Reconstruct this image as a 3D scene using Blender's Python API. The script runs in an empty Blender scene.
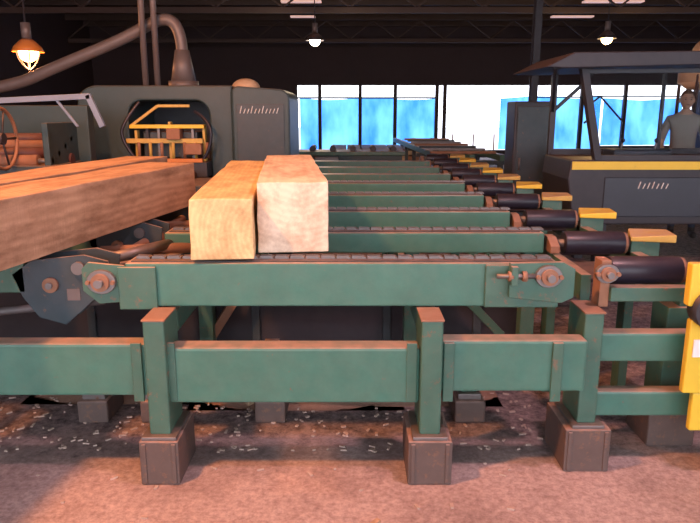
import bpy, bmesh, math, random
from mathutils import Vector, Matrix, noise, Euler
random.seed(7)
C = bpy.context.scene.collection
bpy.context.scene.view_settings.view_transform = 'Standard'
bpy.context.scene.view_settings.look = 'None'

# ------------------------------------------------------------------ materials
def new_mat(name):
    m = bpy.data.materials.new(name); m.use_nodes = True
    nt = m.node_tree; b = nt.nodes['Principled BSDF']
    return m, nt, b

def paint(name, col, rough=0.5, metal=0.0, dust=0.0, dustcol=(.46,.31,.24), var=0.25, scale=6, bump=0.15, rust=0.0, film=.08):
    m, nt, b = new_mat(name); N = nt.nodes.new; L = nt.links.new
    tc = N('ShaderNodeTexCoord'); no = N('ShaderNodeTexNoise'); no.inputs['Scale'].default_value = scale
    no.inputs['Detail'].default_value = 8; no.inputs['Roughness'].default_value = .65
    L(tc.outputs['Object'], no.inputs['Vector'])
    mx = N('ShaderNodeMix'); mx.data_type = 'RGBA'
    mx.inputs['A'].default_value = (*[c*(1-var) for c in col], 1)
    mx.inputs['B'].default_value = (*[min(1, c*(1+var)) for c in col], 1)
    L(no.outputs['Fac'], mx.inputs['Factor'])
    out = mx.outputs['Result']
    if rust > 0:
        n2 = N('ShaderNodeTexNoise'); n2.inputs['Scale'].default_value = scale*2.3; n2.inputs['Detail'].default_value = 10
        n2.inputs['Roughness'].default_value = .75
        L(tc.outputs['Object'], n2.inputs['Vector'])
        r = N('ShaderNodeMapRange'); r.inputs['From Min'].default_value = .68-rust*.3; r.inputs['From Max'].default_value = .72-rust*.15
        L(n2.outputs['Fac'], r.inputs['Value'])
        m2 = N('ShaderNodeMix'); m2.data_type = 'RGBA'; m2.inputs['B'].default_value = (.20,.10,.06,1)
        L(out, m2.inputs['A']); L(r.outputs['Result'], m2.inputs['Factor']); out = m2.outputs['Result']
    if dust > 0:
        g = N('ShaderNodeNewGeometry'); sp = N('ShaderNodeSeparateXYZ'); L(g.outputs['Normal'], sp.inputs[0])
        n3 = N('ShaderNodeTexNoise'); n3.inputs['Scale'].default_value = 14; n3.inputs['Detail'].default_value = 6
        L(tc.outputs['Object'], n3.inputs['Vector'])
        r = N('ShaderNodeMapRange'); r.inputs['From Min'].default_value = .3; r.inputs['From Max'].default_value = .95
        L(sp.outputs['Z'], r.inputs['Value'])
        ad = N('ShaderNodeMath'); ad.operation = 'MAXIMUM'; ad.inputs[1].default_value = film; L(r.outputs['Result'], ad.inputs[0])
        mu = N('ShaderNodeMath'); mu.operation = 'MULTIPLY'; L(ad.outputs[0], mu.inputs[0])
        r3 = N('ShaderNodeMapRange'); r3.inputs['From Min'].default_value = .3; r3.inputs['From Max'].default_value = .6
        r3.inputs['To Min'].default_value = dust*.5; r3.inputs['To Max'].default_value = dust
        L(n3.outputs['Fac'], r3.inputs['Value']); L(r3.outputs['Result'], mu.inputs[1])
        m3 = N('ShaderNodeMix'); m3.data_type = 'RGBA'; m3.inputs['B'].default_value = (*dustcol, 1)
        L(out, m3.inputs['A']); L(mu.outputs[0], m3.inputs['Factor']); out = m3.outputs['Result']
    L(out, b.inputs['Base Color'])
    b.inputs['Roughness'].default_value = rough; b.inputs['Metallic'].default_value = metal
    if bump:
        bp = N('ShaderNodeBump'); bp.inputs['Strength'].default_value = bump; bp.inputs['Distance'].default_value = .01
        L(no.outputs['Fac'], bp.inputs['Height']); L(bp.outputs['Normal'], b.inputs['Normal'])
    return m

def wood(name, c1, c2, scale=14, ring=.3, lo=(.6,.52,.47)):
    m, nt, b = new_mat(name); N = nt.nodes.new; L = nt.links.new
    tc = N('ShaderNodeTexCoord'); mp = N('ShaderNodeMapping'); mp.inputs['Scale'].default_value = (1, .12, 1)
    L(tc.outputs['Object'], mp.inputs[0])
    w = N('ShaderNodeTexWave'); w.wave_type = 'RINGS'; w.rings_direction = 'Y'
    w.inputs['Scale'].default_value = scale; w.inputs['Distortion'].default_value = 4; w.inputs['Detail'].default_value = 4
    w.inputs['Detail Scale'].default_value = 1.5
    L(mp.outputs[0], w.inputs['Vector'])
    mx = N('ShaderNodeMix'); mx.data_type = 'RGBA'; mx.inputs['A'].default_value = (*c1, 1); mx.inputs['B'].default_value = (*c2, 1)
    mm = N('ShaderNodeMath'); mm.operation='MULTIPLY'; mm.inputs[1].default_value=ring
    L(w.outputs['Fac'], mm.inputs[0]); L(mm.outputs[0], mx.inputs['Factor'])
    n = N('ShaderNodeTexNoise'); n.inputs['Scale'].default_value = 7; n.inputs['Detail'].default_value = 10; n.inputs['Roughness'].default_value=.7
    mp3 = N('ShaderNodeMapping'); mp3.inputs['Scale'].default_value=(1,.35,1); L(tc.outputs['Object'],mp3.inputs[0])
    L(mp3.outputs[0], n.inputs['Vector'])
    m2 = N('ShaderNodeMix'); m2.data_type = 'RGBA'; m2.blend_type = 'MULTIPLY'; m2.inputs['Factor'].default_value = 1
    cr = N('ShaderNodeValToRGB'); cr.color_ramp.elements[0].position = .34; cr.color_ramp.elements[0].color = (*lo,1)
    cr.color_ramp.elements[1].position = .58; cr.color_ramp.elements[1].color = (1,1,1,1)
    L(n.outputs['Fac'], cr.inputs[0]); L(mx.outputs['Result'], m2.inputs['A']); L(cr.outputs[0], m2.inputs['B'])
    L(m2.outputs['Result'], b.inputs['Base Color']); b.inputs['Roughness'].default_value = .75
    sw = N('ShaderNodeTexNoise'); mp2 = N('ShaderNodeMapping'); mp2.inputs['Scale'].default_value=(4,60,4)
    L(tc.outputs['Object'],mp2.inputs[0]); L(mp2.outputs[0],sw.inputs['Vector']); sw.inputs['Scale'].default_value=1.5
    bp = N('ShaderNodeBump'); bp.inputs['Strength'].default_value = .35; bp.inputs['Distance'].default_value = .008
    L(sw.outputs['Fac'], bp.inputs['Height']); L(bp.outputs[0], b.inputs['Normal'])
    return m

def emis(name, col, s):
    m, nt, b = new_mat(name)
    b.inputs['Base Color'].default_value = (*col, 1)
    b.inputs['Emission Color'].default_value = (*col, 1); b.inputs['Emission Strength'].default_value = s
    return m

GREEN  = paint('green_enamel', (.042,.175,.135), .34, dust=.9, rust=.16, var=.3, scale=9)
GREEN2 = paint('green_enamel_worn', (.032,.13,.095), .42, dust=.95, rust=.36, var=.35, scale=8)
TEAL   = paint('teal_machine_paint', (.024,.056,.066), .5, dust=.3, var=.25)
DTEAL  = paint('dark_teal_steel', (.025,.05,.065), .5, dust=.6, rust=.2)
STEEL  = paint('worn_steel', (.2,.19,.19), .45, .6, dust=.5, rust=.3)
RUST   = paint('rusty_steel', (.3,.15,.09), .7, .2, dust=.5, scale=18)
DARK   = paint('black_steel', (.022,.024,.034), .5, dust=.35)
RUBBER = paint('black_rubber', (.014,.014,.028), .4, dust=.1)
YEL    = paint('yellow_paint', (.8,.56,.04), .45, dust=.35, rust=.1, var=.12)
YELD   = paint('dirty_yellow_paint', (.55,.38,.08), .5, dust=.7, rust=.3, var=.2, scale=12)
ORANGE = paint('orange_paint', (.6,.2,.03), .45, dust=.3, rust=.3, var=.15)
REDP   = paint('red_brown_paint', (.085,.028,.026), .5, dust=.3)
GREY   = paint('grey_pipe', (.15,.13,.13), .5, .2)
BGREY  = paint('blue_grey_paint', (.16,.21,.30), .5)
CREAM  = paint('cream_paint', (.55,.4,.26), .6)
BLOCK  = paint('block_steel', (.10,.07,.062), .7, dust=.8, dustcol=(.48,.32,.27), rust=.45, scale=10)
WHITE  = paint('white_paint', (.85,.85,.85), .5, var=.03)
WALLD  = paint('dark_wall_sheet', (.03,.019,.023), .8, scale=1.5)
CEIL   = paint('dark_roof_sheet', (.032,.021,.024), .8, scale=1.5)
PURL   = paint('purlin_timber', (.05,.033,.03), .8, scale=3)
TAN    = paint('tan_board', (.5,.36,.24), .8)
GROUND = paint('pale_yard_gravel', (.55,.55,.58), .9)
W1 = wood('fresh_sawn_fir', (.80,.62,.32), (.58,.4,.2))
W2 = wood('fresh_sawn_fir_pale', (.86,.72,.55), (.68,.52,.37), 11)
W3 = wood('weathered_sawn_fir', (.56,.37,.24), (.36,.22,.13), 11, .55, (.5,.45,.42))
CHIP = paint('wood_chip', (.5,.38,.32), .9, scale=40)
SAWD = paint('sawdust', (.30,.18,.13), .95, scale=30, bump=.6)

def floor_mat():
    m, nt, b = new_mat('dusty_concrete'); N = nt.nodes.new; L = nt.links.new
    tc = N('ShaderNodeTexCoord')
    n = N('ShaderNodeTexNoise'); n.inputs['Scale'].default_value = 1.6; n.inputs['Detail'].default_value = 12; n.inputs['Roughness'].default_value = .68
    L(tc.outputs['Object'], n.inputs['Vector'])
    cr = N('ShaderNodeValToRGB'); e = cr.color_ramp.elements
    e[0].position = .3; e[0].color = (.34,.25,.235,1); e[1].position = .7; e[1].color = (.72,.58,.55,1)
    x = e.new(.5); x.color = (.57,.44,.41,1)
    L(n.outputs['Fac'], cr.inputs[0])
    n2 = N('ShaderNodeTexNoise'); n2.inputs['Scale'].default_value = 34; n2.inputs['Detail'].default_value = 10; n2.inputs['Roughness'].default_value=.8
    L(tc.outputs['Object'], n2.inputs['Vector'])
    c2 = N('ShaderNodeValToRGB'); c2.color_ramp.elements[0].position = .38; c2.color_ramp.elements[0].color = (.55,.5,.5,1)
    c2.color_ramp.elements[1].position = .6; c2.color_ramp.elements[1].color = (1.0,1,1,1)
    L(n2.outputs['Fac'], c2.inputs[0])
    mx = N('ShaderNodeMix'); mx.data_type = 'RGBA'; mx.blend_type = 'MULTIPLY'; mx.inputs['Factor'].default_value = 1
    L(cr.outputs[0], mx.inputs['A']); L(c2.outputs[0], mx.inputs['B'])
    # debris dirt and the shade under the deck, painted dark into the floor colour
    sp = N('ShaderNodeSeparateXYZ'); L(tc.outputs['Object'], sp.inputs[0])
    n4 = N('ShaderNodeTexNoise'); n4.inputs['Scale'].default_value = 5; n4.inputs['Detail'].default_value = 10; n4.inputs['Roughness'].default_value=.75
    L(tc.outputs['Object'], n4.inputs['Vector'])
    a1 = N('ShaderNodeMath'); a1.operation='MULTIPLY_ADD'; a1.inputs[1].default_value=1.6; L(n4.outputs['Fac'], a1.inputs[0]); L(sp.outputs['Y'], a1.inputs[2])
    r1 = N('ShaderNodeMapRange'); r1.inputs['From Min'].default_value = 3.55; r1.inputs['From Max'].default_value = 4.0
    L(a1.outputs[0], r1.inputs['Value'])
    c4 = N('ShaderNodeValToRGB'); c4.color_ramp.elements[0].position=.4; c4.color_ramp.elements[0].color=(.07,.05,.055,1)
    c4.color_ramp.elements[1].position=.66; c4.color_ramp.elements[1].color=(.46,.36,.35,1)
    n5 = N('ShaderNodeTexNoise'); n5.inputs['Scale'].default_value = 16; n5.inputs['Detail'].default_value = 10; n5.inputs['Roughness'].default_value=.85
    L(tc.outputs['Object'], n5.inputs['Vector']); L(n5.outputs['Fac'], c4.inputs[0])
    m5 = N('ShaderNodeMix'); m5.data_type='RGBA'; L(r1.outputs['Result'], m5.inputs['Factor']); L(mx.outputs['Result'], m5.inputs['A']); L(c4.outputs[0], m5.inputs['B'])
    L(m5.outputs['Result'], b.inputs['Base Color'])
    b.inputs['Roughness'].default_value = .8
    bp = N('ShaderNodeBump'); bp.inputs['Strength'].default_value = .5; bp.inputs['Distance'].default_value = .01
    L(n2.outputs['Fac'], bp.inputs['Height']); L(bp.outputs[0], b.inputs['Normal'])
    return m
FLOOR = floor_mat()

def tarp_mat():
    m = bpy.data.materials.new('blue_tarpaulin'); m.use_nodes = True; nt = m.node_tree; N = nt.nodes.new; L = nt.links.new
    nt.nodes.clear(); o = N('ShaderNodeOutputMaterial')
    tc = N('ShaderNodeTexCoord'); mp = N('ShaderNodeMapping'); mp.inputs['Scale'].default_value = (1.2,1,.5); L(tc.outputs['Object'], mp.inputs[0])
    n = N('ShaderNodeTexNoise'); n.inputs['Scale'].default_value = 1.3; n.inputs['Detail'].default_value = 4; L(mp.outputs[0], n.inputs['Vector'])
    cr = N('ShaderNodeValToRGB'); cr.color_ramp.elements[0].position = .35; cr.color_ramp.elements[0].color = (.04,.22,.85,1)
    cr.color_ramp.elements[1].position = .68; cr.color_ramp.elements[1].color = (.17,.52,.98,1)
    L(n.outputs['Fac'], cr.inputs[0])
    t = N('ShaderNodeBsdfTranslucent'); d = N('ShaderNodeBsdfDiffuse'); mx = N('ShaderNodeMixShader'); mx.inputs[0].default_value = .15
    L(cr.outputs[0], t.inputs[0]); L(cr.outputs[0], d.inputs[0]); L(t.outputs[0], mx.inputs[1]); L(d.outputs[0], mx.inputs[2])
    L(mx.outputs[0], o.inputs[0]); return m
TARP = tarp_mat()

# ------------------------------------------------------------------ mesh helpers
def empty(name, loc=(0,0,0)):
    o = bpy.data.objects.new(name, None); o.location = loc; o.empty_display_size = .1; C.objects.link(o); return o

def finish(name, bm, mat, parent=None, bevel=0, smooth=False):
    bmesh.ops.recalc_face_normals(bm, faces=bm.faces[:])
    me = bpy.data.meshes.new(name); bm.to_mesh(me); bm.free()
    o = bpy.data.objects.new(name, me); C.objects.link(o)
    if mat: me.materials.append(mat)
    if parent: 
        o.parent = parent; o.matrix_parent_inverse = Matrix.Translation(parent.location).inverted()
    if smooth:
        for p in me.polygons: p.use_smooth = True
    if bevel:
        md = o.modifiers.new('bevel', 'BEVEL'); md.width = bevel; md.segments = 2; md.limit_method = 'ANGLE'; md.angle_limit = math.radians(40)
    return o

def add_box(bm, x0,x1,y0,y1,z0,z1):
    vs = [bm.verts.new((x,y,z)) for x in (x0,x1) for y in (y0,y1) for z in (z0,z1)]
    for f in ((0,1,3,2),(4,6,7,5),(0,4,5,1),(2,3,7,6),(0,2,6,4),(1,5,7,3)): bm.faces.new([vs[i] for i in f])
    return vs

def box(name, x0,x1,y0,y1,z0,z1, mat, parent=None, bevel=.004):
    bm = bmesh.new(); add_box(bm, x0,x1,y0,y1,z0,z1); return finish(name, bm, mat, parent, bevel)

def add_cyl(bm, p0, p1, r, r2=None, seg=24):
    p0 = Vector(p0); p1 = Vector(p1); r2 = r if r2 is None else r2
    d = (p1-p0); q = d.to_track_quat('Z','Y').to_matrix()
    a = []; b = []
    for i in range(seg):
        t = 2*math.pi*i/seg; v = Vector((math.cos(t), math.sin(t), 0))
        a.append(bm.verts.new(p0+q@(v*r))); b.append(bm.verts.new(p1+q@(v*r2)))
    for i in range(seg):
        j = (i+1)%seg; f = bm.faces.new((a[i],a[j],b[j],b[i])); f.smooth = True
    bm.faces.new(a[::-1]); bm.faces.new(b)

def cyl(name, p0, p1, r, mat, parent=None, r2=None, seg=24, bevel=0):
    bm = bmesh.new(); add_cyl(bm, p0, p1, r, r2, seg); return finish(name, bm, mat, parent, bevel)

def prism(name, pts, a0, a1, mat, parent=None, axis='Y', bevel=.003):
    bm = bmesh.new(); A=[];B=[]
    for p in pts:
        if axis=='Y': A.append(bm.verts.new((p[0],a0,p[1]))); B.append(bm.verts.new((p[0],a1,p[1])))
        else: A.append(bm.verts.new((a0,p[0],p[1]))); B.append(bm.verts.new((a1,p[0],p[1])))
    n = len(pts)
    bm.faces.new(A); bm.faces.new(B[::-1])
    for i in range(n):
        j=(i+1)%n; bm.faces.new((A[i],B[i],B[j],A[j]))
    return finish(name, bm, mat, parent, bevel)

def tube(name, pts, r, mat, parent=None, smooth=True, cyc=False):
    cu = bpy.data.curves.new(name,'CURVE'); cu.dimensions='3D'; cu.bevel_depth=r; cu.bevel_resolution=4; cu.use_fill_caps=True
    s = cu.splines.new('NURBS' if smooth else 'POLY'); s.points.add(len(pts)-1)
    for i,p in enumerate(pts): s.points[i].co=(*p,1)
    if smooth: s.order_u=3; s.use_endpoint_u=True
    s.use_cyclic_u = cyc
    cu.resolution_u=8
    o = bpy.data.objects.new(name,cu); C.objects.link(o); cu.materials.append(mat)
    if parent: o.parent=parent; o.matrix_parent_inverse = Matrix.Translation(parent.location).inverted()
    return o

def beam_between(name,p0,p1,w,mat,parent=None,h=None):
    p0=Vector(p0);p1=Vector(p1);h=h or w
    q=(p1-p0).to_track_quat('Z','Y').to_matrix(); bm=bmesh.new(); A=[];B=[]
    for sx,sy in((-1,-1),(1,-1),(1,1),(-1,1)):
        v=q@Vector((sx*w/2,sy*h/2,0)); A.append(bm.verts.new(p0+v)); B.append(bm.verts.new(p1+v))
    bm.faces.new(A);bm.faces.new(B[::-1])
    for i in range(4):
        j=(i+1)%4; bm.faces.new((A[i],B[i],B[j],A[j]))
    return finish(name,bm,mat,parent,.003)

# ------------------------------------------------------------------ building
box('floor', -9,13,-6,24,-.1,0, FLOOR, None, 0)
box('outside_ground', -25,30,24,70,-.12,-.02, GROUND, None, 0)
box('wall_left', -9.15,-9,-6,24,0,4.6, WALLD, None, 0)
box('wall_right', 13,13.15,-6,24,0,4.6, WALLD, None, 0)
bw = empty('wall_back', (0,24,0))
box('wall_back_left', -9,-1.86,24,24.15,0,4.6, WALLD, bw, 0)
box('wall_back_header', -1.86,13,24,24.15,2.5,4.6, WALLD, bw, 0)
box('wall_back_sill', -1.86,13,24,24.15,0,.25, WALLD, bw, 0)
for i,x in enumerate((-1.07,.36,1.6,3.07,3.35,6.4,8.2,10.4)):
    box('opening_post_%d'%i, x-.06,x+.06,23.95,24.1,.25,2.5, PURL, bw, 0)
box('opening_rail', -1.86,3.07,23.94,24.0,2.04,2.1, TEAL, bw, 0)
box('opening_rail_right', 6.4,13,23.94,24.0,2.07,2.12, TEAL, bw, 0)
for i in range(4):
    box('fence_slat_%d'%i, 3.7+i*.75,3.74+i*.75,24.3,24.36,0,.8, RUST, bw, 0)
beam_between('opening_brace',(8.3,23.93,1.2),(9.4,23.93,2.1),.06,PURL,bw)
beam_between('opening_brace_b',(10.3,23.93,1.2),(9.4,23.93,2.1),.06,PURL,bw)

def tarp(x0,x1,z0,z1,y):
    bm=bmesh.new(); nx=40; nz=10; g=[]
    for i in range(nx+1):
        row=[]
        for j in range(nz+1):
            x=x0+(x1-x0)*i/nx; z=z0+(z1-z0)*j/nz
            row.append(bm.verts.new((x,y+.06*math.sin(x*5)+.05*noise.noise(Vector((x*2,z*2,0))),z+.04*math.sin(x*2.1)*(j==nz))))
        g.append(row)
    for i in range(nx):
        for j in range(nz): bm.faces.new((g[i][j],g[i+1][j],g[i+1][j+1],g[i][j+1]))
    return finish('blue_tarpaulin',bm,TARP,None,0,True)
tarp(-1.8,3.05,.26,2.05,24.35)
tarp(5.4,9.6,.26,2.1,24.35)
tarp(9.7,12.9,.26,2.0,24.4)

# roof: sheet + purlins + trusses
box('ceiling', -9.15,13.15,-6,24.15,4.6,4.7, CEIL, None, 0)
bm=bmesh.new()
for i in range(20):
    y=-5+i*1.5; add_box(bm,-9,13,y,y+.08,4.42,4.6)
finish('roof_purlins',bm,PURL)
bm=bmesh.new()
for y in (8,15.5,22):
    add_box(bm,-9,13,y+.1,y+.22,3.75,3.87)
    for k in range(15):
        x=-9+k*1.5
        for (xa,za,xb,zb) in ((x,3.87,x+.75,4.42),(x+.75,4.42,x+1.5,3.87)):
            d=.03
            vs=[bm.verts.new(c) for c in ((xa-d,y+.12,za),(xa+d,y+.12,za),(xb+d,y+.12,zb),(xb-d,y+.12,zb))]
            ws=[bm.verts.new((v.co.x,y+.18,v.co.z)) for v in vs]
            bm.faces.new(vs);bm.faces.new(ws[::-1])
            for i in range(4):
                j=(i+1)%4; bm.faces.new((vs[i],ws[i],ws[j],vs[j]))
finish('roof_truss',bm,PURL)
# emissive strips added under the purlins to imitate lamp glow on the roof
ROOF_GLOW=emis('painted_roof_glow',(1,.62,.55),.5)
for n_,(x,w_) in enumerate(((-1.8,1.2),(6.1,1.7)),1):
    sk=empty('roof_glow_%d'%n_,(x,19,4.4))
    for i,y in enumerate((17.0,18.2,19.6,21.0)): box('roof_glow_strip_%d'%i,x,x+w_-.15*i,y,y+.25,4.38,4.42,ROOF_GLOW,sk,0)
for (x,y) in ((3.9,14.5),(-8,10),(10.8,15)):
    o=empty('building_column',(x,y,0))
    box('web',x-.02,x+.02,y-.08,y+.08,0,4.42,DARK,o,0)
    box('flange_a',x-.07,x+.07,y-.1,y-.08,0,4.42,DARK,o,0)
    box('flange_b',x-.07,x+.07,y+.08,y+.1,0,4.42,DARK,o,0)

# ------------------------------------------------------------------ lamps
def lamp(name,x,y,z,col,power,bulb,drop_to=4.42,mat=DARK,rb=.085):
    o=empty(name,(x,y,z))
    cyl('cord',(x,y,z+.28),(x,y,drop_to),.012,DARK,o,seg=8)
    cyl('ballast',(x,y,z+.1),(x,y,z+.3),.06,GREY,o)
    bm=bmesh.new(); prof=((.06,.1),(.1,.07),(.17,.0),(.2,-.06)); rings=[]
    for r,h in prof: rings.append([bm.verts.new((x+r*math.cos(t*math.pi/12),y+r*math.sin(t*math.pi/12),z+h)) for t in range(24)])
    for a,b in zip(rings,rings[1:]):
        for i in range(24): j=(i+1)%24; bm.faces.new((a[i],a[j],b[j],b[i]))
    s=finish('shade',bm,mat,o,0,True); sd=s.modifiers.new('t','SOLIDIFY'); sd.thickness=.006
    bm=bmesh.new(); bmesh.ops.create_uvsphere(bm,u_segments=16,v_segments=10,radius=rb,matrix=Matrix.Translation((x,y,z-.06)))
    finish('bulb',bm,emis(name+'_bulb',col,bulb),o,0,True)
    l=bpy.data.lights.new(name+'_light','POINT'); l.color=col; l.energy=power; l.shadow_soft_size=.12
    lo=bpy.data.objects.new('light',l); C.objects.link(lo); lo.parent=o; lo.location=(0,0,-.26)
    return o
SOD=(1,.37,.14)
lamp('high_bay_lamp',-.76,15,3.16,(1,.8,.55),110,16,rb=.12)
lamp('high_bay_lamp',5.56,15,3.2,(1,.62,.25),110,16,rb=.12)
lamp('high_bay_lamp',-1.9,1.6,3.7,SOD,560,14)  # unseen lamp added to turn the timber and floor orange
lamp('high_bay_lamp',-2.4,4.9,3.5,SOD,240,14)  # second unseen sodium lamp, added for orange light on the left
lamp('high_bay_lamp',1.3,2.0,3.8,(1,.55,.58),260,10)
# caged sodium lamp, left
o=lamp('sodium_cage_lamp',-4.2,9,2.42,SOD,120,22,mat=ORANGE,rb=.13)
for k in range(6):
    a=k*math.pi/3
    tube('cage_wire_%d'%k,[(-4.2+.15*math.cos(a),9+.15*math.sin(a),2.4),(-4.2+.17*math.cos(a),9+.17*math.sin(a),2.25),(-4.2,9,2.12)],.008,STEEL,o)

# ------------------------------------------------------------------ transfer deck
deck=empty('lumber_transfer_deck',(0,3,0))
def post(x0,x1,y0,y1,zt,w=.0,m=GREEN2,bw_=.04):
    box('post',x0,x1,y0,y1,.22,zt-.006,m,deck,.008)
    box('foot_plate',x0-.03,x1+.03,y0-.03,y1+.02,.205,.222,STEEL,deck,.003)
    box('support_block',x0-bw_,x1+bw_,y0-.04,y1+.04,0,.205,BLOCK,deck,.006)
    box('post_cap',x0-.004,x1+.004,y0-.004,y1-.03,zt-.008,zt,RUST,deck,.002)
    for s in (x0-bw_+.012,x1+bw_-.03): box('block_flange',s,s+.018,y0-.046,y0-.038,.01,.195,BLOCK,deck,.002)
post(-.876,-.785,2.65,2.87,.745)
post(.303,.395,2.65,2.87,.745,bw_=.05)
post(1.03,1.115,2.76,2.98,.745,bw_=.06)
post(-2.05,-1.95,2.65,2.87,.745)
for x in (-1.43,-1.1,-.5,.55):
    y=3.2
    box('rear_block',x,x+.16,y,y+.25,0,.12,BLOCK,deck,.01)
    box('rear_foot',x+.02,x+.14,y+.03,y+.22,.12,.15,STEEL,deck,.003)
    box('rear_post',x+.04,x+.12,y+.06,y+.2,.15,.40,GREEN2,deck,.004)
box('rear_sill',-1.5,.72,3.27,3.35,.33,.40,DTEAL,deck,.006)
# dark trough added below the deck to block light and darken the space
box('light_block_front',-3.0,1.06,3.86,3.89,.02,.62,DARK,deck,.004)
box('light_block_back',-3.0,1.06,4.3,4.33,.02,.62,DARK,deck,.004)
box('light_block_bed',-3.0,1.06,3.89,4.3,.02,.08,RUBBER,deck,0)
for x in(-1.6,-.6,.2,.75): box('light_block_rib',x,x+.05,3.84,3.86,.02,.62,DTEAL,deck,.003)
beam_between('brace_a',(-.85,3.7,.25),(-.55,3.75,.72),.05,RUST,deck)
beam_between('brace_b',(.5,3.7,.72),(.9,3.75,.3),.05,GREEN2,deck)
box('lit_patch_a',.0,.1,3.835,3.842,.48,.60,CREAM,deck,0)  # pale patch painted as light showing behind the deck
box('lit_patch_b',.3,.4,3.835,3.842,.48,.60,RUST,deck,0)  # rust-coloured patch painted as an orange glow behind the deck
# front rails (rectangular tube)
box('front_rail_left',-2.8,-.876,2.70,2.80,.38,.62,GREEN,deck,.012)
box('front_rail_mid',-.785,.303,2.69,2.80,.35,.605,GREEN,deck,.012)
box('front_rail_right',.395,1.03,2.70,2.80,.40,.635,GREEN,deck,.012)
for x in (-.92,-.775,.27,.43,.90):
    box('splice_plate',x-.025,x+.02,2.683,2.70,.36,.63,GREEN2,deck,.003)
# chain runways
def runway(x0,x1,y,zb,zt,m,d=.15,chain=True):
    box('chain_runway',x0,x1,y,y+d,zb,zt,m,deck,.008)
    if chain:
        box('wear_strip',x0+.02,x1-.02,y+.03,y+d-.03,zt,zt+.004,DARK,deck,0)
        bm=bmesh.new(); n=int((x1-x0)/.07)
        for i in range(n):
            x=x0+.03+i*.07
            add_box(bm,x,x+.055,y+.075,y+.083,zt+.002,zt+.016); add_box(bm,x,x+.055,y+.105,y+.113,zt+.002,zt+.016)
            add_box(bm,x+.045,x+.062,y+.07,y+.12,zt+.002,zt+.012)
        finish('roller_chain',bm,STEEL,deck)
runway(-1.0,.93,2.85,.745,.944,GREEN)
box('end_plate_left',-1.03,-.86,2.832,2.85,.735,.93,GREEN2,deck,.005)
box('end_plate_right',.60,.93,2.832,2.85,.745,.94,GREEN2,deck,.005)
def bearing(x,z,y,r=.05,p=deck,s=1):
    prism('bearing_housing',[(x+r*1.3*math.cos(a),z+r*1.1*math.sin(a)) for a in [k*math.pi/8 for k in range(16)]],y-.02,y+.01,STEEL,p)
    cyl('bearing_ring',(x,y-.035,z),(x,y,z),r*.8,RUST,p)
    cyl('shaft_end',(x,y-.06,z),(x,y,z),r*.38,STEEL,p)
    for sx in(-1,1): cyl('bolt',(x+sx*r*1.1,y-.035,z),(x+sx*r*1.1,y,z),.01,RUST,p,seg=6)
prism('takeup_bracket_left',[(-1.19,.92),(-1.16,.95),(-1.0,.935),(-1.0,.77),(-1.12,.76),(-1.19,.82)],2.84,2.86,GREEN2,deck)
bearing(-1.10,.865,2.838,.05)
prism('takeup_bracket_right',[(.70,.955),(.93,.96),(.985,.93),(.985,.80),(.93,.775),(.70,.80)],2.80,2.83,GREEN2,deck)
bearing(.865,.90,2.795,.045)
cyl('takeup_screw',(.64,2.79,.90),(.81,2.79,.90),.011,STEEL,deck,seg=10)
for x in(.69,.75): cyl('takeup_nut',(x,2.79,.90),(x+.02,2.79,.90),.024,RUST,deck,seg=6)
box('takeup_lug',.70,.73,2.77,2.80,.86,.945,GREEN2,deck)
# rear runways
ys=[3.6,4.4,5.3,6.2]
for y in ys: runway(-1.03,1.08,y,.83,.944,GREEN)
for y in (7.1,8.0,9.0): runway(-.5,1.08,y,.83,.944,GREEN2,chain=False)
for y in ys:
    for x in(-.83,.35,1.02):
        box('rear_leg',x-.04,x+.04,y+.03,y+.12,0,.83,GREEN2,deck,.004)
for x in(-.83,.35):
    box('deck_stringer',x-.045,x+.045,2.87,6.2,.62,.72,GREEN2,deck,.006)
# left feed deck with plates & shafts
pl=[(-1.56,.87),(-1.46,.935),(-1.36,.945),(-1.22,.96),(-1.11,.93),(-1.13,.80),(-1.24,.70),(-1.33,.625),(-1.45,.66),(-1.52,.76)]
for i,y in enumerate((2.95,3.85,4.75)):
    prism('arm_side_plate',pl,y,y+.016,DTEAL,deck)
    prism('arm_side_plate_rear',pl,y+.16,y+.176,DTEAL,deck)
    if i<2:
        cyl('plate_boss',(-1.245,y-.02,.90),(-1.245,y,.90),.03,STEEL,deck)
        cyl('plate_boss',(-1.38,y-.02,.82),(-1.38,y,.82),.035,RUST,deck)
        cyl('plate_pin',(-1.38,y-.035,.82),(-1.38,y,.82),.015,STEEL,deck)
    box('plate_label',-1.31,-1.25,y-.003,y,.745,.80,GREY,deck,0)
    box('feed_runway',-3.3,-1.5,y,y+.15,.78,.935,GREEN2,deck,.006)
    box('feed_leg',-2.0,-1.92,y+.03,y+.12,0,.78,GREEN2,deck,.004)
    cyl('sprocket',(-1.2,y+.05,.84),(-1.2,y+.11,.84),.075,RUST,deck,seg=14)
    beam_between('link_arm',(-1.2,y+.08,.86),(-.9,y+.75,.80),.05,DTEAL,deck)
cyl('cross_shaft',(-1.22,2.97,.84),(-1.22,6.2,.84),.028,RUST,deck)
cyl('cross_shaft_rear',(-1.0,3.05,.80),(-1.0,6.2,.80),.035,RUST,deck)
for k,(a,b) in enumerate((((-1.35,3.5,.86),(-.86,3.62,.86)),((-1.3,4.3,.86),(-.86,4.45,.86)),((-1.2,3.25,.88),(-1.0,3.62,.88)))):
    cyl('tie_rod_%d'%k,a,b,.03,RUST if k!=2 else STEEL,deck)
cyl('lower_air_pipe',(-2.6,3.1,.55),(-1.2,3.1,.70),.02,GREY,deck)

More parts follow.
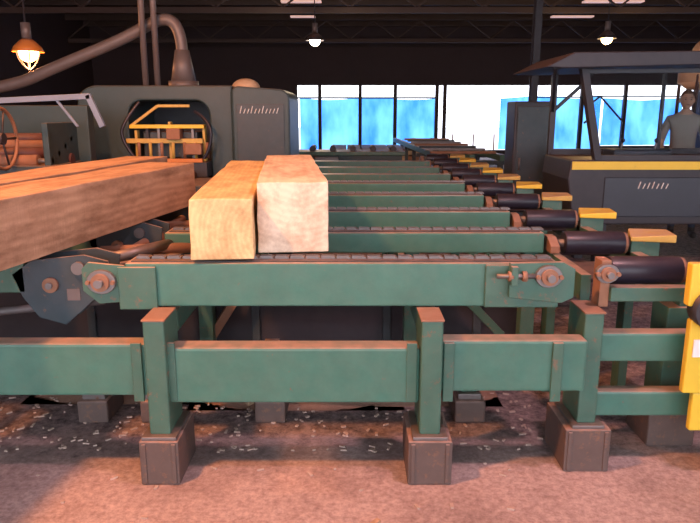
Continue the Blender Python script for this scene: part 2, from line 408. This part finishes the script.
# ------------------------------------------------------------------ timbers
def timber(name,p_front,p_rear,w,h,z0,mat,off=(.06,.05),crack=False):
    """p_front/p_rear : right-bottom corner of the front and rear ends (x,y)"""
    a=Vector((*p_front,z0)); b=Vector((*p_rear,z0)); L=(b-a).length; ang=math.atan2(-(b-a).x,(b-a).y)
    bm=bmesh.new(); n=20
    # ring of points round the section gives slightly waney, hand-sawn edges
    ring=[]
    for k in range(4): ring.append((-w+w*k/4,0))
    for k in range(4): ring.append((0,h*k/4))
    for k in range(4): ring.append((-w*k/4,h))
    for k in range(4): ring.append((-w,h-h*k/4))
    m_=len(ring)
    for k in range(n+1):
        y=L*k/n
        for (x,z) in ring:
            j=.007*noise.noise(Vector((x*9,y*3,z*9))); jz=.006*noise.noise(Vector((x*8+5,y*2.5,z*7)))
            bm.verts.new((x+w/2+j-off[0],y,z-h/2+(jz if z>0 else 0)-off[1]))
    bm.verts.ensure_lookup_table()
    for k in range(n):
        for i in range(m_):
            j=(i+1)%m_; bm.faces.new([bm.verts[q] for q in(k*m_+i,k*m_+j,k*m_+m_+j,k*m_+m_+i)])
    bm.faces.new([bm.verts[i] for i in range(m_)]); bm.faces.new([bm.verts[n*m_+i] for i in range(m_)])
    o=finish(name,bm,mat,None,.005)
    R=Matrix.Rotation(ang,4,'Z')
    c=a+R@Vector((-w/2+off[0],0,h/2+off[1])); o.location=c; o.rotation_euler=(0,0,ang)
    if crack:   # drying check in the end grain, modelled as a thin dark sliver
        bm=bmesh.new(); P=[(.0,.12),(.012,.05),(.03,-.0),(.05,-.05),(.046,-.055),(.022,-.005),(.004,.045)]
        A=[bm.verts.new((x-off[0]+.03,-.0015,z-off[1])) for x,z in P]; B=[bm.verts.new((v.co.x,.01,v.co.z)) for v in A]
        bm.faces.new(A);bm.faces.new(B[::-1])
        for i in range(len(A)): j=(i+1)%len(A); bm.faces.new((A[i],B[i],B[j],A[j]))
        q=finish('end_check',bm,REDP); q.parent=o
    return o
timber('timber_beam',(-.10,3.02),(-.29,4.95),.325,.325,.961,W2,off=(.02,.24))
timber('timber_beam',(-.425,2.86),(-.645,5.15),.275,.27,.961,W1,off=(.25,-.03),crack=False)
timber('timber_beam',(-1.55,1.9),(-1.09,4.66),.34,.29,.961,W3,off=(-.2,.3))
timber('timber_beam',(-1.93,1.9),(-1.45,5.3),.34,.29,.961,W3,off=(-.2,.3))

# ------------------------------------------------------------------ roller conveyor
rc=empty('roller_conveyor',(1.35,5,0))
ry=[2.97,3.62,4.45,5.35,6.2,7.0,7.8,8.6,9.5,10.4]
for i,y in enumerate(ry):
    cyl('roller',(1.19,y,.885),(1.52,y,.885),.065,RUBBER,rc,seg=32,bevel=.006)
    cyl('roller_shaft',(1.14,y,.885),(1.60,y,.885),.022,STEEL,rc)
    cyl('roller_collar',(1.515,y,.885),(1.535,y,.885),.06,RUST,rc)
    if i: 
        bm=bmesh.new()   # wedge-shaped guard, narrowing towards the roller
        P=[(1.55,y-.04,.925),(1.78,y-.09,.945),(1.78,y+.04,.955),(1.58,y+.08,.955)]; Q=[(a,b,.90) for a,b,c in P]
        A=[bm.verts.new(p) for p in P]; B=[bm.verts.new(p) for p in Q]; bm.faces.new(A); bm.faces.new(B[::-1])
        for k in range(4): j=(k+1)%4; bm.faces.new((A[k],B[k],B[j],A[j]))
        finish('yellow_end_guard',bm,YELD if i%2 else YEL,rc,.006)
        box('guard_bracket',1.56,1.72,y-.03,y+.04,.80,.905,GREEN2,rc)
        prism('tan_inner_guard',[(y-.08,.84),(y-.08,.88),(y,.92),(y+.08,.92),(y+.08,.84)],1.10,1.15,RUST,rc,axis='X')
box('side_rail_inner',1.12,1.17,3.1,10.8,.70,.83,GREEN2,rc)
box('side_rail_outer',1.56,1.62,3.0,10.8,.70,.84,GREEN2,rc)
for y in(3.6,5.3,7.0,9.4):
    for x in(1.12,1.56): box('leg',x,x+.05,y,y+.1,0,.72,GREEN2,rc)
for k in range(9):
    y=ry[k]+.25; box('bed_plate',1.17,1.56,y,y+.4,.76,.78,DARK,rc)
# near-end frame
box('near_upright',1.12,1.165,2.86,2.95,.74,.955,RUST,rc)
box('near_top_bar',1.165,1.56,2.84,2.90,.77,.835,GREEN2,rc)
box('near_rail',1.12,1.60,2.80,2.88,.50,.635,GREEN,rc,.01)
box('near_rail_low',1.12,1.60,2.80,2.88,.235,.355,GREEN,rc,.01)
bearing(1.14,.90,2.85,.04,rc)
box('block_right',1.45,1.68,2.95,3.2,0,.2,BLOCK,rc,.01)
box('stand_foot',1.5,1.62,2.98,3.15,.2,.70,GREEN2,rc,.005)
# yellow guard stand
ys_=empty('yellow_guard_stand',(1.7,2.7,0))
box('panel_upper',1.42,2.05,2.66,2.71,.80,.985,YEL,ys_,.008)
box('panel_mid',1.45,2.05,2.68,2.72,.40,.735,YEL,ys_,.008)
box('panel_low',1.50,2.05,2.685,2.72,.22,.40,YEL,ys_,.008)
box('panel_foot',1.60,1.70,2.68,2.72,0,.22,YEL,ys_,.008)
box('panel_foot_r',1.9,2.0,2.68,2.72,0,.22,YEL,ys_,.008)
box('panel_spine',1.50,1.56,2.69,2.715,.70,.84,YEL,ys_,.004)
box('stencil_plate',1.47,1.53,2.672,2.68,.57,.65,WHITE,ys_,.002)
cyl('bearing_hub',(1.52,2.62,.79),(1.52,2.70,.79),.085,DARK,ys_)
cyl('bearing_cap',(1.52,2.60,.79),(1.52,2.62,.79),.05,RUST,ys_)

# ------------------------------------------------------------------ bandsaw headrig
hr=empty('bandsaw_headrig',(-1.9,8,0))
def arc(cx,cz,r,a0,a1,n=8): return [(cx+r*math.cos(a0+(a1-a0)*k/n),cz+r*math.sin(a0+(a1-a0)*k/n)) for k in range(n+1)]
pi=math.pi
pts=[(-3.02,0)]+arc(-2.8,1.66,.22,pi,pi/2)+[(-1.30,1.88),(-1.30,0),(-1.56,0)]+arc(-1.72,1.56,.16,0,pi/2)+arc(-2.3,1.56,.16,pi/2,pi)+[(-2.46,0)]
prism('saw_housing',pts,7.5,8.9,TEAL,hr,bevel=.02)
box('housing_rear_panel',-2.46,-1.56,8.5,8.52,0,1.72,DARK,hr,0)
p2=[(-1.29,0)]+arc(-1.22,1.80,.07,pi,pi/2)+arc(-.78,1.72,.12,pi/2,0)+[(-.66,0)]
prism('motor_cabinet',p2,7.4,8.7,TEAL,hr,bevel=.02)
box('cabinet_door_seam',-1.24,-.72,7.39,7.40,.4,1.68,DTEAL,hr,.004)
prism('housing_left_wing',[(-3.7,0),(-3.7,1.2),(-3.5,1.5),(-3.02,1.68),(-3.02,0)],7.7,8.7,TEAL,hr,bevel=.02)
bm=bmesh.new(); bmesh.ops.create_uvsphere(bm,u_segments=20,v_segments=10,radius=.17,matrix=Matrix.Translation((-1.22,8.0,1.86))@Matrix.Diagonal((1,1,.7,1)))
finish('dome_cover',bm,CREAM,hr,0,True)
# raised white nameplate lettering, illegible at this distance
for i in range(11):
    x=-1.2+i*.04; h_=(.08,.05,.05,.08,.05,.05,.08,.05,.05,.05,.06)[i]
    beam_between('nameplate_stroke_%d'%i,(x,7.384,1.58),(x+.02,7.384,1.58+h_),.022,WHITE,hr,.008)
# carriage inside arch
box('carriage_beam_top',-2.42,-1.60,7.38,7.46,1.42,1.46,YEL,hr)
box('carriage_beam_low',-2.46,-1.62,7.36,7.44,1.26,1.31,YELD,hr)
box('carriage_bed',-2.5,-1.56,7.25,7.6,.9,1.06,DARK,hr)
box('carriage_red_bar',-2.5,-1.6,7.22,7.27,1.06,1.10,ORANGE,hr)
for i in range(7):
    x=-2.38+i*.125; box('carriage_upright_%d'%i,x,x+.03,7.42,7.5,1.06,1.40+.03*((i*5)%4),(YELD,DARK,STEEL)[i%3],hr)
    cyl('hydraulic_%d'%i,(x+.06,7.36,1.10),(x+.06,7.36,1.27),.018,(RUST,YELD)[i%2],hr,seg=10)
box('carriage_head_block',-2.3,-1.7,7.47,7.8,1.1,1.38,DTEAL,hr,.01)
beam_between('carriage_brace',(-2.4,7.4,1.45),(-2.1,7.4,1.66),.03,YELD,hr)
beam_between('carriage_brace_b',(-2.1,7.4,1.66),(-1.75,7.4,1.66),.03,YELD,hr)
box('guide_head',-2.0,-1.85,7.3,7.45,1.3,1.42,RUST,hr,.01)
box('control_box',-1.80,-1.62,7.28,7.4,1.14,1.26,RUST,hr,.01)
tube('hydraulic_hose',[(-2.3,7.4,1.7),(-2.45,7.3,1.5),(-2.5,7.3,1.3),(-2.35,7.3,1.1)],.018,RUBBER,hr)
tube('hydraulic_hose_b',[(-1.7,7.4,1.6),(-1.5,7.3,1.5),(-1.52,7.3,1.2),(-1.6,7.3,1.1)],.018,RUBBER,hr)
# infeed bed from saw to left
box('infeed_table',-3.0,-1.4,6.4,7.2,.70,.90,DTEAL,hr,.01)
for x in(-2.9,-1.55):
    for y in(6.5,7.0): box('infeed_leg',x,x+.08,y,y+.08,0,.70,DTEAL,hr,.004)
for i in range(5): cyl('infeed_roll_%d'%i,(-2.9+i*.3,6.45,.93),(-2.9+i*.3,7.15,.93),.05,RUST,hr)

# exhaust duct (part of the saw)
du=hr
tube('exhaust_duct_pipe',[(-5.5,8.3,1.75),(-4.2,8.3,1.85),(-3.5,8.3,2.15),(-2.7,8.3,2.45),(-2.2,8.3,2.72),(-2.02,8.3,2.55),(-2.02,8.3,2.3)],.07,GREY,du)
cyl('duct_cone',(-2.02,8.3,2.32),(-2.02,8.3,1.95),.085,GREY,du,r2=.15)
cyl('duct_flange',(-2.02,8.3,1.87),(-2.02,8.3,1.96),.18,GREY,du)
cyl('duct_bracket',(-5.5,8.3,0),(-5.5,8.3,1.8),.06,GREY,du)
for x in(-2.42,-2.28): cyl('stack_pipe',(x,8.1,1.86),(x,8.1,4.42),.035,GREY,du)

# left machinery : log infeed with wheel
li=empty('log_infeed_machine',(-3.2,6.3,0))
box('frame_low',-4.6,-2.7,6.0,6.9,.9,1.12,DTEAL,li,.01)
for x in(-4.5,-2.85): box('frame_leg',x,x+.1,6.1,6.8,0,.9,DTEAL,li,.006)
for k,(y,z) in enumerate(((6.10,1.16),(6.25,1.22),(6.40,1.28),(6.55,1.34),(6.25,1.10),(6.5,1.15))):
    cyl('feed_roll_%d'%k,(-4.5,y,z),(-2.85+.03*k,y,z),.055,REDP if k%2 else RUST,li)
    cyl('feed_roll_core_%d'%k,(-2.9,y,z),(-2.72,y,z),.025,STEEL,li)
box('roll_cheek',-2.78,-2.72,6.05,6.75,1.0,1.50,TEAL,li,.01)
box('head_frame',-4.6,-2.6,6.7,6.85,1.1,1.66,TEAL,li,.01)
bm=bmesh.new(); 
add_cyl(bm,(-3.03,5.8,1.37),(-2.99,5.8,1.37),.05,seg=16)
for k in range(5):
    a=k*2*pi/5
    add_cyl(bm,(-3.01,5.8,1.37),(-3.01,5.8+.24*math.cos(a),1.37+.24*math.sin(a)),.010,seg=8)
finish('wheel_spokes',bm,DARK,li)
tube('wheel_rim',[(-3.01,5.8+.26*math.cos(k*pi/12),1.37+.26*math.sin(k*pi/12)) for k in range(24)],.016,RUST,li,True,True)
cyl('wheel_axle',(-3.01,5.8,1.37),(-3.38,5.8,1.37),.02,STEEL,li)
box('wheel_stand',-3.44,-3.36,5.76,6.1,.95,1.42,DTEAL,li)
ar=empty('hose_boom_arm',(-3,5.6,0))
beam_between('boom',(-4.2,5.45,1.62),(-2.08,5.45,1.72),.035,BGREY,ar,.045)
beam_between('boom_drop',(-2.10,5.45,1.73),(-2.0,5.45,1.48),.035,BGREY,ar,.045)
beam_between('boom_stay',(-2.36,5.45,1.70),(-2.2,5.45,1.48),.02,BGREY,ar)
cyl('boom_mast',(-4.15,5.45,0),(-4.15,5.45,1.7),.05,BGREY,ar)

# ------------------------------------------------------------------ operator cab
CABG=paint('cab_grey',(.03,.036,.052),.4)
cb=empty('operator_cab',(3,7,0))
prism('cab_body',[(2.16,1.14),(2.14,.95),(2.2,.60),(2.4,.5),(4.8,.5),(4.8,1.14)],6.5,7.4,DARK,cb,bevel=.015)
box('cab_stripe',2.17,4.78,6.486,6.5,1.045,1.125,YEL,cb,.003)
box('cab_panel_lower',2.5,4.6,6.485,6.5,.58,.97,CABG,cb,.006)
for i in range(7):
    x=2.83+i*.045; beam_between('cab_marking_%d'%i,(x,6.482,.86),(x+.02,6.482,.86+(.07,.05,.06,.07,.05,.06,.05)[i]),.024,WHITE,cb,.006)
prism('cab_roof',[(1.80,2.0),(2.06,2.13),(4.9,2.16),(4.9,2.06),(2.0,1.99)],6.3,7.6,DARK,cb,bevel=.01)
beam_between('cab_post_front',(2.42,6.53,1.14),(2.20,6.5,2.06),.07,DARK,cb)
beam_between('cab_post_rear',(2.2,7.35,1.14),(2.2,7.35,2.06),.06,DARK,cb)
beam_between('cab_post_mid',(4.75,6.53,1.14),(4.75,6.5,2.06),.06,DARK,cb)
beam_between('cab_post_rear_r',(4.75,7.35,1.14),(4.75,7.35,2.06),.06,DARK,cb)
beam_between('cab_post_centre',(3.42,7.35,1.14),(3.42,7.35,2.06),.035,DARK,cb)
beam_between('cab_sill_bar',(2.4,6.53,1.16),(4.75,6.53,1.16),.05,DARK,cb)
beam_between('cab_sill_bar_rear',(2.2,7.35,1.16),(4.75,7.35,1.16),.08,DARK,cb)
beam_between('cab_head_bar',(2.2,6.5,1.97),(4.75,6.5,1.99),.04,DARK,cb)
beam_between('cab_strut',(2.2,7.35,1.6),(2.65,7.35,2.02),.035,DARK,cb)
beam_between('cab_strut_side',(1.9,6.35,2.0),(2.2,7.35,1.6),.03,DARK,cb)
# clear glazing
gm,gnt,gb=new_mat('cab_glass'); gb.inputs['Base Color'].default_value=(.9,.94,.96,1); gb.inputs['Transmission Weight'].default_value=1; gb.inputs['Roughness'].default_value=.02; gb.inputs['IOR'].default_value=1.08
bm=bmesh.new(); vs=[bm.verts.new(p) for p in((2.42,6.53,1.17),(4.74,6.53,1.17),(4.74,6.5,1.97),(2.21,6.5,1.97))]; bm.faces.new(vs)
finish('cab_windscreen',bm,gm,cb)
for x in(2.5,4.5):
    for y in(6.6,7.2): box('cab_leg',x,x+.1,y,y+.1,0,.5,DARK,cb)
for x in(2.8,3.15):
    cyl('control_lever',(x,6.9,1.14),(x,6.85,1.30),.012,STEEL,cb,seg=8)
    bm=bmesh.new(); bmesh.ops.create_uvsphere(bm,u_segments=12,v_segments=8,radius=.024,matrix=Matrix.Translation((x,6.85,1.31))); finish('lever_knob',bm,RUBBER,cb,0,True)
box('control_console',2.7,3.3,6.8,7.1,1.13,1.22,CABG,cb,.02)
# cabinet next to cab
ec=empty('electrical_cabinet',(2.2,8.4,0))
box('cabinet_body',1.99,2.45,8.15,8.6,.1,1.72,DARK,ec,.015)
box('cabinet_door',2.02,2.42,8.13,8.15,.2,1.66,DTEAL,ec,.006)
box('cabinet_plinth',2.0,2.43,8.18,8.58,0,.1,DARK,ec,0)
cyl('cabinet_handle',(2.06,8.10,.9),(2.06,8.10,1.05),.012,STEEL,ec)

# dust collector (cream) at right
dc=empty('dust_collector',(5.0,9.6,0))
cyl('drum',(5.15,9.6,2.0),(5.15,9.6,2.4),.36,CREAM,dc,seg=32)
cyl('hopper',(5.15,9.6,1.9),(5.15,9.6,2.0),.22,CREAM,dc,r2=.36,seg=32)
bm=bmesh.new(); bmesh.ops.create_uvsphere(bm,u_segments=24,v_segments=12,radius=.36,matrix=Matrix.Translation((5.15,9.6,2.4))@Matrix.Diagonal((1,1,.7,1))); finish('dome',bm,CREAM,dc,0,True)
for a in range(4):
    x=5.15+.34*math.cos(a*pi/2+pi/4); y=9.6+.34*math.sin(a*pi/2+pi/4); cyl('leg',(x,y,0),(x,y,2.1),.025,DARK,dc,seg=10)

# ------------------------------------------------------------------ far outfeed machinery
of=empty('outfeed_conveyor',(0,12,0))
box('bed_frame',-1.2,.9,11.5,12.1,.55,.86,TEAL,of,.01)
box('bed_cover',-1.25,.95,11.45,12.15,.86,.93,GREEN2,of,.01)
for x in(-1.1,.7): box('bed_leg',x,x+.12,11.6,12,0,.55,DTEAL,of,0)
for i in range(6): cyl('outfeed_roll_%d'%i,(-1.0+i*.35,11.5,.97),(-1.0+i*.35,12.1,.97),.05,DARK,of)
box('motor_box',-.6,-.2,11.4,11.5,.62,.84,STEEL,of,.01)
sc=empty('green_chain_conveyor',(2.1,13,0))
for x in(1.5,2.0,2.5):
    beam_between('chain_rail',(x,10.9,.86),(x-.3,18,.86),.08,GREEN2,sc,.10)
for y in(11,13,15,17):
    box('cross_tie',1.3,2.6,y,y+.1,.74,.81,DTEAL,sc)
    for x in(1.4,2.45): box('tie_leg',x,x+.08,y,y+.08,0,.74,DTEAL,sc,0)
for i in range(7): box('chain_lug_%d'%i,1.35,2.45,11.2+i*.9,11.3+i*.9,.91,.95,(RUST,STEEL,DTEAL)[i%3],sc)
st=empty('lumber_stack',(1,20,0))
for r in range(3):
    for k in range(6):
        box('board',-.5+k*.42,-.12+k*.42,19,21.5,r*.2,.16+r*.2,TAN if (r+k)%2 else RUST,st,0)
    
# ------------------------------------------------------------------ sawdust, chips & offcuts : one debris group
db=empty('sawdust_debris',(0,3,0))
def mound(cx,cy,rx,ry_,h):
    bm=bmesh.new(); n=28; g={}
    for i in range(n+1):
        for j in range(n+1):
            u=i/n*2-1; v=j/n*2-1; d=math.sqrt(u*u+v*v); x=cx+u*rx; y=cy+v*ry_
            z=h*max(0,1-d*d)*(1+.5*noise.noise(Vector((x*5,y*5,1))))+.012*max(0,1-d)*noise.noise(Vector((x*25,y*25,3)))
            g[i,j]=bm.verts.new((x,y,max(z,-.005)))
    for i in range(n):
        for j in range(n): bm.faces.new((g[i,j],g[i+1,j],g[i+1,j+1],g[i,j+1]))
    return finish('pile',bm,SAWD,db,0,True)
mound(-.3,3.6,.6,.25,.04); mound(.35,3.6,.5,.2,.05); mound(-1.35,3.65,.5,.22,.05)
bm=bmesh.new()
for i in range(420):
    x=random.uniform(-2.2,1.0); y=random.uniform(2.9,3.75) if i%8 else random.uniform(1.6,2.8)
    l=random.uniform(.004,.018); w=random.uniform(.003,.007); a=random.uniform(0,pi)
    R=Matrix.Translation((x,y,.004))@Matrix.Rotation(a,4,'Z')@Matrix.Rotation(random.uniform(-.1,.1),4,'Y')
    vs=add_box(bm,-l,l,-w,w,-.003,.004)
    for v in vs: v.co=R@v.co
finish('chips',bm,CHIP,db)
bm=bmesh.new()
for (x,y,l,a,w) in((-.62,3.5,.12,2.2,.018),(-.1,3.6,.15,1.9,.018),(.1,2.3,.02,.8,.01)):
    R=Matrix.Translation((x,y,.022))@Matrix.Rotation(a,4,'Z'); vs=add_box(bm,-l,l,-w,w,-.02,.012)
    for v in vs: v.co=R@v.co
finish('offcuts',bm,W3,db)
tube('floor_cable',[(-1.6,1.9,.01),(-1.35,2.05,.01),(-1.2,1.95,.01),(-1.1,1.75,.01),(-1.15,1.5,.01)],.006,CREAM)

# ------------------------------------------------------------------ worker
def worker(loc,rot):
    root=empty('worker',loc)
    V=[];E=[];R=[]
    def v(p,r,par=None):
        V.append(p);R.append(r if isinstance(r,tuple) else (r,r))
        if par is not None:E.append((par,len(V)-1))
        return len(V)-1
    pel=v((0,0,.98),(.165,.115)); wa=v((0,0,1.12),(.15,.11),pel); ch=v((0,.0,1.33),(.175,.12),wa); up=v((0,.01,1.46),(.12,.09),ch)
    nk=v((0,0,1.55),.058,up); nt_=v((0,-.01,1.62),.055,nk)
    for s in(-1,1):
        sh=v((s*.17,.01,1.455),.07,up); ua=v((s*.225,.02,1.32),.056,sh); el=v((s*.255,.03,1.16),.045,ua); fa=v((s*.235,-.06,1.04),.042,el); wr=v((s*.2,-.15,.95),.028,fa)
        hp=v((s*.095,0,.90),.098,pel); th=v((s*.105,0,.70),.085,hp); kn=v((s*.11,-.01,.50),.062,th); ca=v((s*.115,.02,.32),.06,kn); an=v((s*.12,.02,.10),.042,ca); he=v((s*.12,.02,.055),.05,an); toe=v((s*.14,-.15,.045),(.045,.04),he)
    me=bpy.data.meshes.new('body'); me.from_pydata(V,E,[]); b=bpy.data.objects.new('body',me); C.objects.link(b)
    b.modifiers.new('skin','SKIN'); sv=me.skin_vertices[0].data
    for i,r in enumerate(R): sv[i].radius=r; sv[i].use_root=(i==0)
    sb=b.modifiers.new('sub','SUBSURF'); sb.levels=2; sb.render_levels=2
    dg=bpy.context.evaluated_depsgraph_get(); nm=bpy.data.meshes.new_from_object(b.evaluated_get(dg)); b.modifiers.clear(); b.data=nm; nm.name='body'
    SK=paint('skin_tone',(.55,.32,.22),.5,var=.05,bump=0); SH=paint('grey_shirt',(.30,.26,.23),.9,var=.15); TR=paint('dark_trousers',(.05,.06,.1),.9); BO=paint('boots',(.04,.025,.02),.6)
    HR=paint('hair_brown',(.12,.07,.04),.8)
    nm.materials.clear()
    for m in(SK,SH,TR,BO): nm.materials.append(m)
    for p in nm.polygons:
        p.use_smooth=True; c=p.center; p.material_index = 3 if c.z<.13 else 2 if (c.z<.99 and abs(c.x)<.2 and not(abs(c.x)>.14 and c.y<-.08 and c.z>.9)) else 0 if (c.z>1.53 or (abs(c.x)>.19 and c.z<1.22) or (c.y<-.1 and c.z<1.1 and abs(c.x)>.14)) else 1
    b.parent=root
    # head
    bm=bmesh.new(); bmesh.ops.create_uvsphere(bm,u_segments=32,v_segments=24,radius=1)
    for q in bm.verts:
        x,y,z=q.co; w=.078*(1-.22*max(0,-z)); yy=y*.098
        if y<0: yy*=(1-.1*max(0,-z))
        yy-=.02*math.exp(-((x/.16)**2+((z+.12)/.2)**2))*(y<0)       # nose
        yy-=.006*math.exp(-((x/.3)**2+((z+.48)/.1)**2))*(y<0)      # lips
        yy+=.008*math.exp(-(((abs(x)-.38)/.16)**2+((z-.06)/.12)**2))*(y<0)  # eye sockets
        q.co=(x*w,yy,z*.12)
    h=finish('head',bm,SK,None,0,True); h.parent=root; h.location=(0,-.015,1.70)
    def ball(n,p,s,m):
        bm=bmesh.new(); bmesh.ops.create_uvsphere(bm,u_segments=16,v_segments=12,radius=1,matrix=Matrix.Diagonal((*s,1))); q=finish(n,bm,m,None,0,True); q.parent=root; q.location=p
    for s in(-1,1):
        ball('eye',(s*.03,-.098,1.708),(.012,.009,.007),RUBBER); ball('ear',(s*.08,0,1.695),(.012,.022,.032),SK)
        ball('eyebrow',(s*.03,-.102,1.728),(.018,.006,.004),HR)
    ball('mouth',(0,-.112,1.642),(.024,.006,.005),REDP)
    bm=bmesh.new(); bmesh.ops.create_uvsphere(bm,u_segments=24,v_segments=16,radius=1)
    bmesh.ops.delete(bm,geom=[q for q in bm.verts if q.co.z<.05+(-q.co.y)*.45],context='VERTS')
    for q in bm.verts: q.co=(q.co.x*.085,q.co.y*.105,q.co.z*.13)
    k=finish('hair',bm,HR,None,0,True); k.parent=root; k.location=(0,-.005,1.705)
    # hands
    for s in(-1,1):
        V2=[(s*.2,-.15,.95),(s*.19,-.2,.905)];E2=[(0,1)];R2=[.026,.034]
        for f in range(4):
            bx=s*(.165+f*.018); ln=(.06,.075,.07,.055)[f]
            i=len(V2); V2+=[(bx,-.222,.882),(bx,-.235,.882-ln*.55),(bx,-.222,.882-ln)];E2+=[(1,i),(i,i+1),(i+1,i+2)];R2+=[.010,.009,.008]
        i=len(V2);V2+=[(s*.155,-.2,.91),(s*.14,-.225,.885)];E2+=[(1,i),(i,i+1)];R2+=[.012,.009]
        m2=bpy.data.meshes.new('hand');m2.from_pydata(V2,E2,[]);ho=bpy.data.objects.new('hand',m2);C.objects.link(ho);ho.modifiers.new('s','SKIN')
        for j,r in enumerate(R2): m2.skin_vertices[0].data[j].radius=(r,r); m2.skin_vertices[0].data[j].use_root=(j==0)
        ho.modifiers.new('u','SUBSURF').levels=1; m2.materials.append(SK); ho.parent=root
    root.rotation_euler=(0,0,rot); root.scale=(1.02,1.02,1.02)
worker((4.32,8.5,0),-.35)

# ------------------------------------------------------------------ world + camera
w=bpy.data.worlds.new('sky'); bpy.context.scene.world=w; w.use_nodes=True
bg=w.node_tree.nodes['Background']; bg.inputs[0].default_value=(.88,.9,1,1); bg.inputs[1].default_value=4.1
cam=bpy.data.cameras.new('camera'); co=bpy.data.objects.new('camera',cam); C.objects.link(co)
co.location=(0,0,1.6); co.rotation_euler=(math.radians(90-12.8),0,0); cam.sensor_width=36; cam.lens=660*36/700; cam.clip_end=200
bpy.context.scene.camera=co
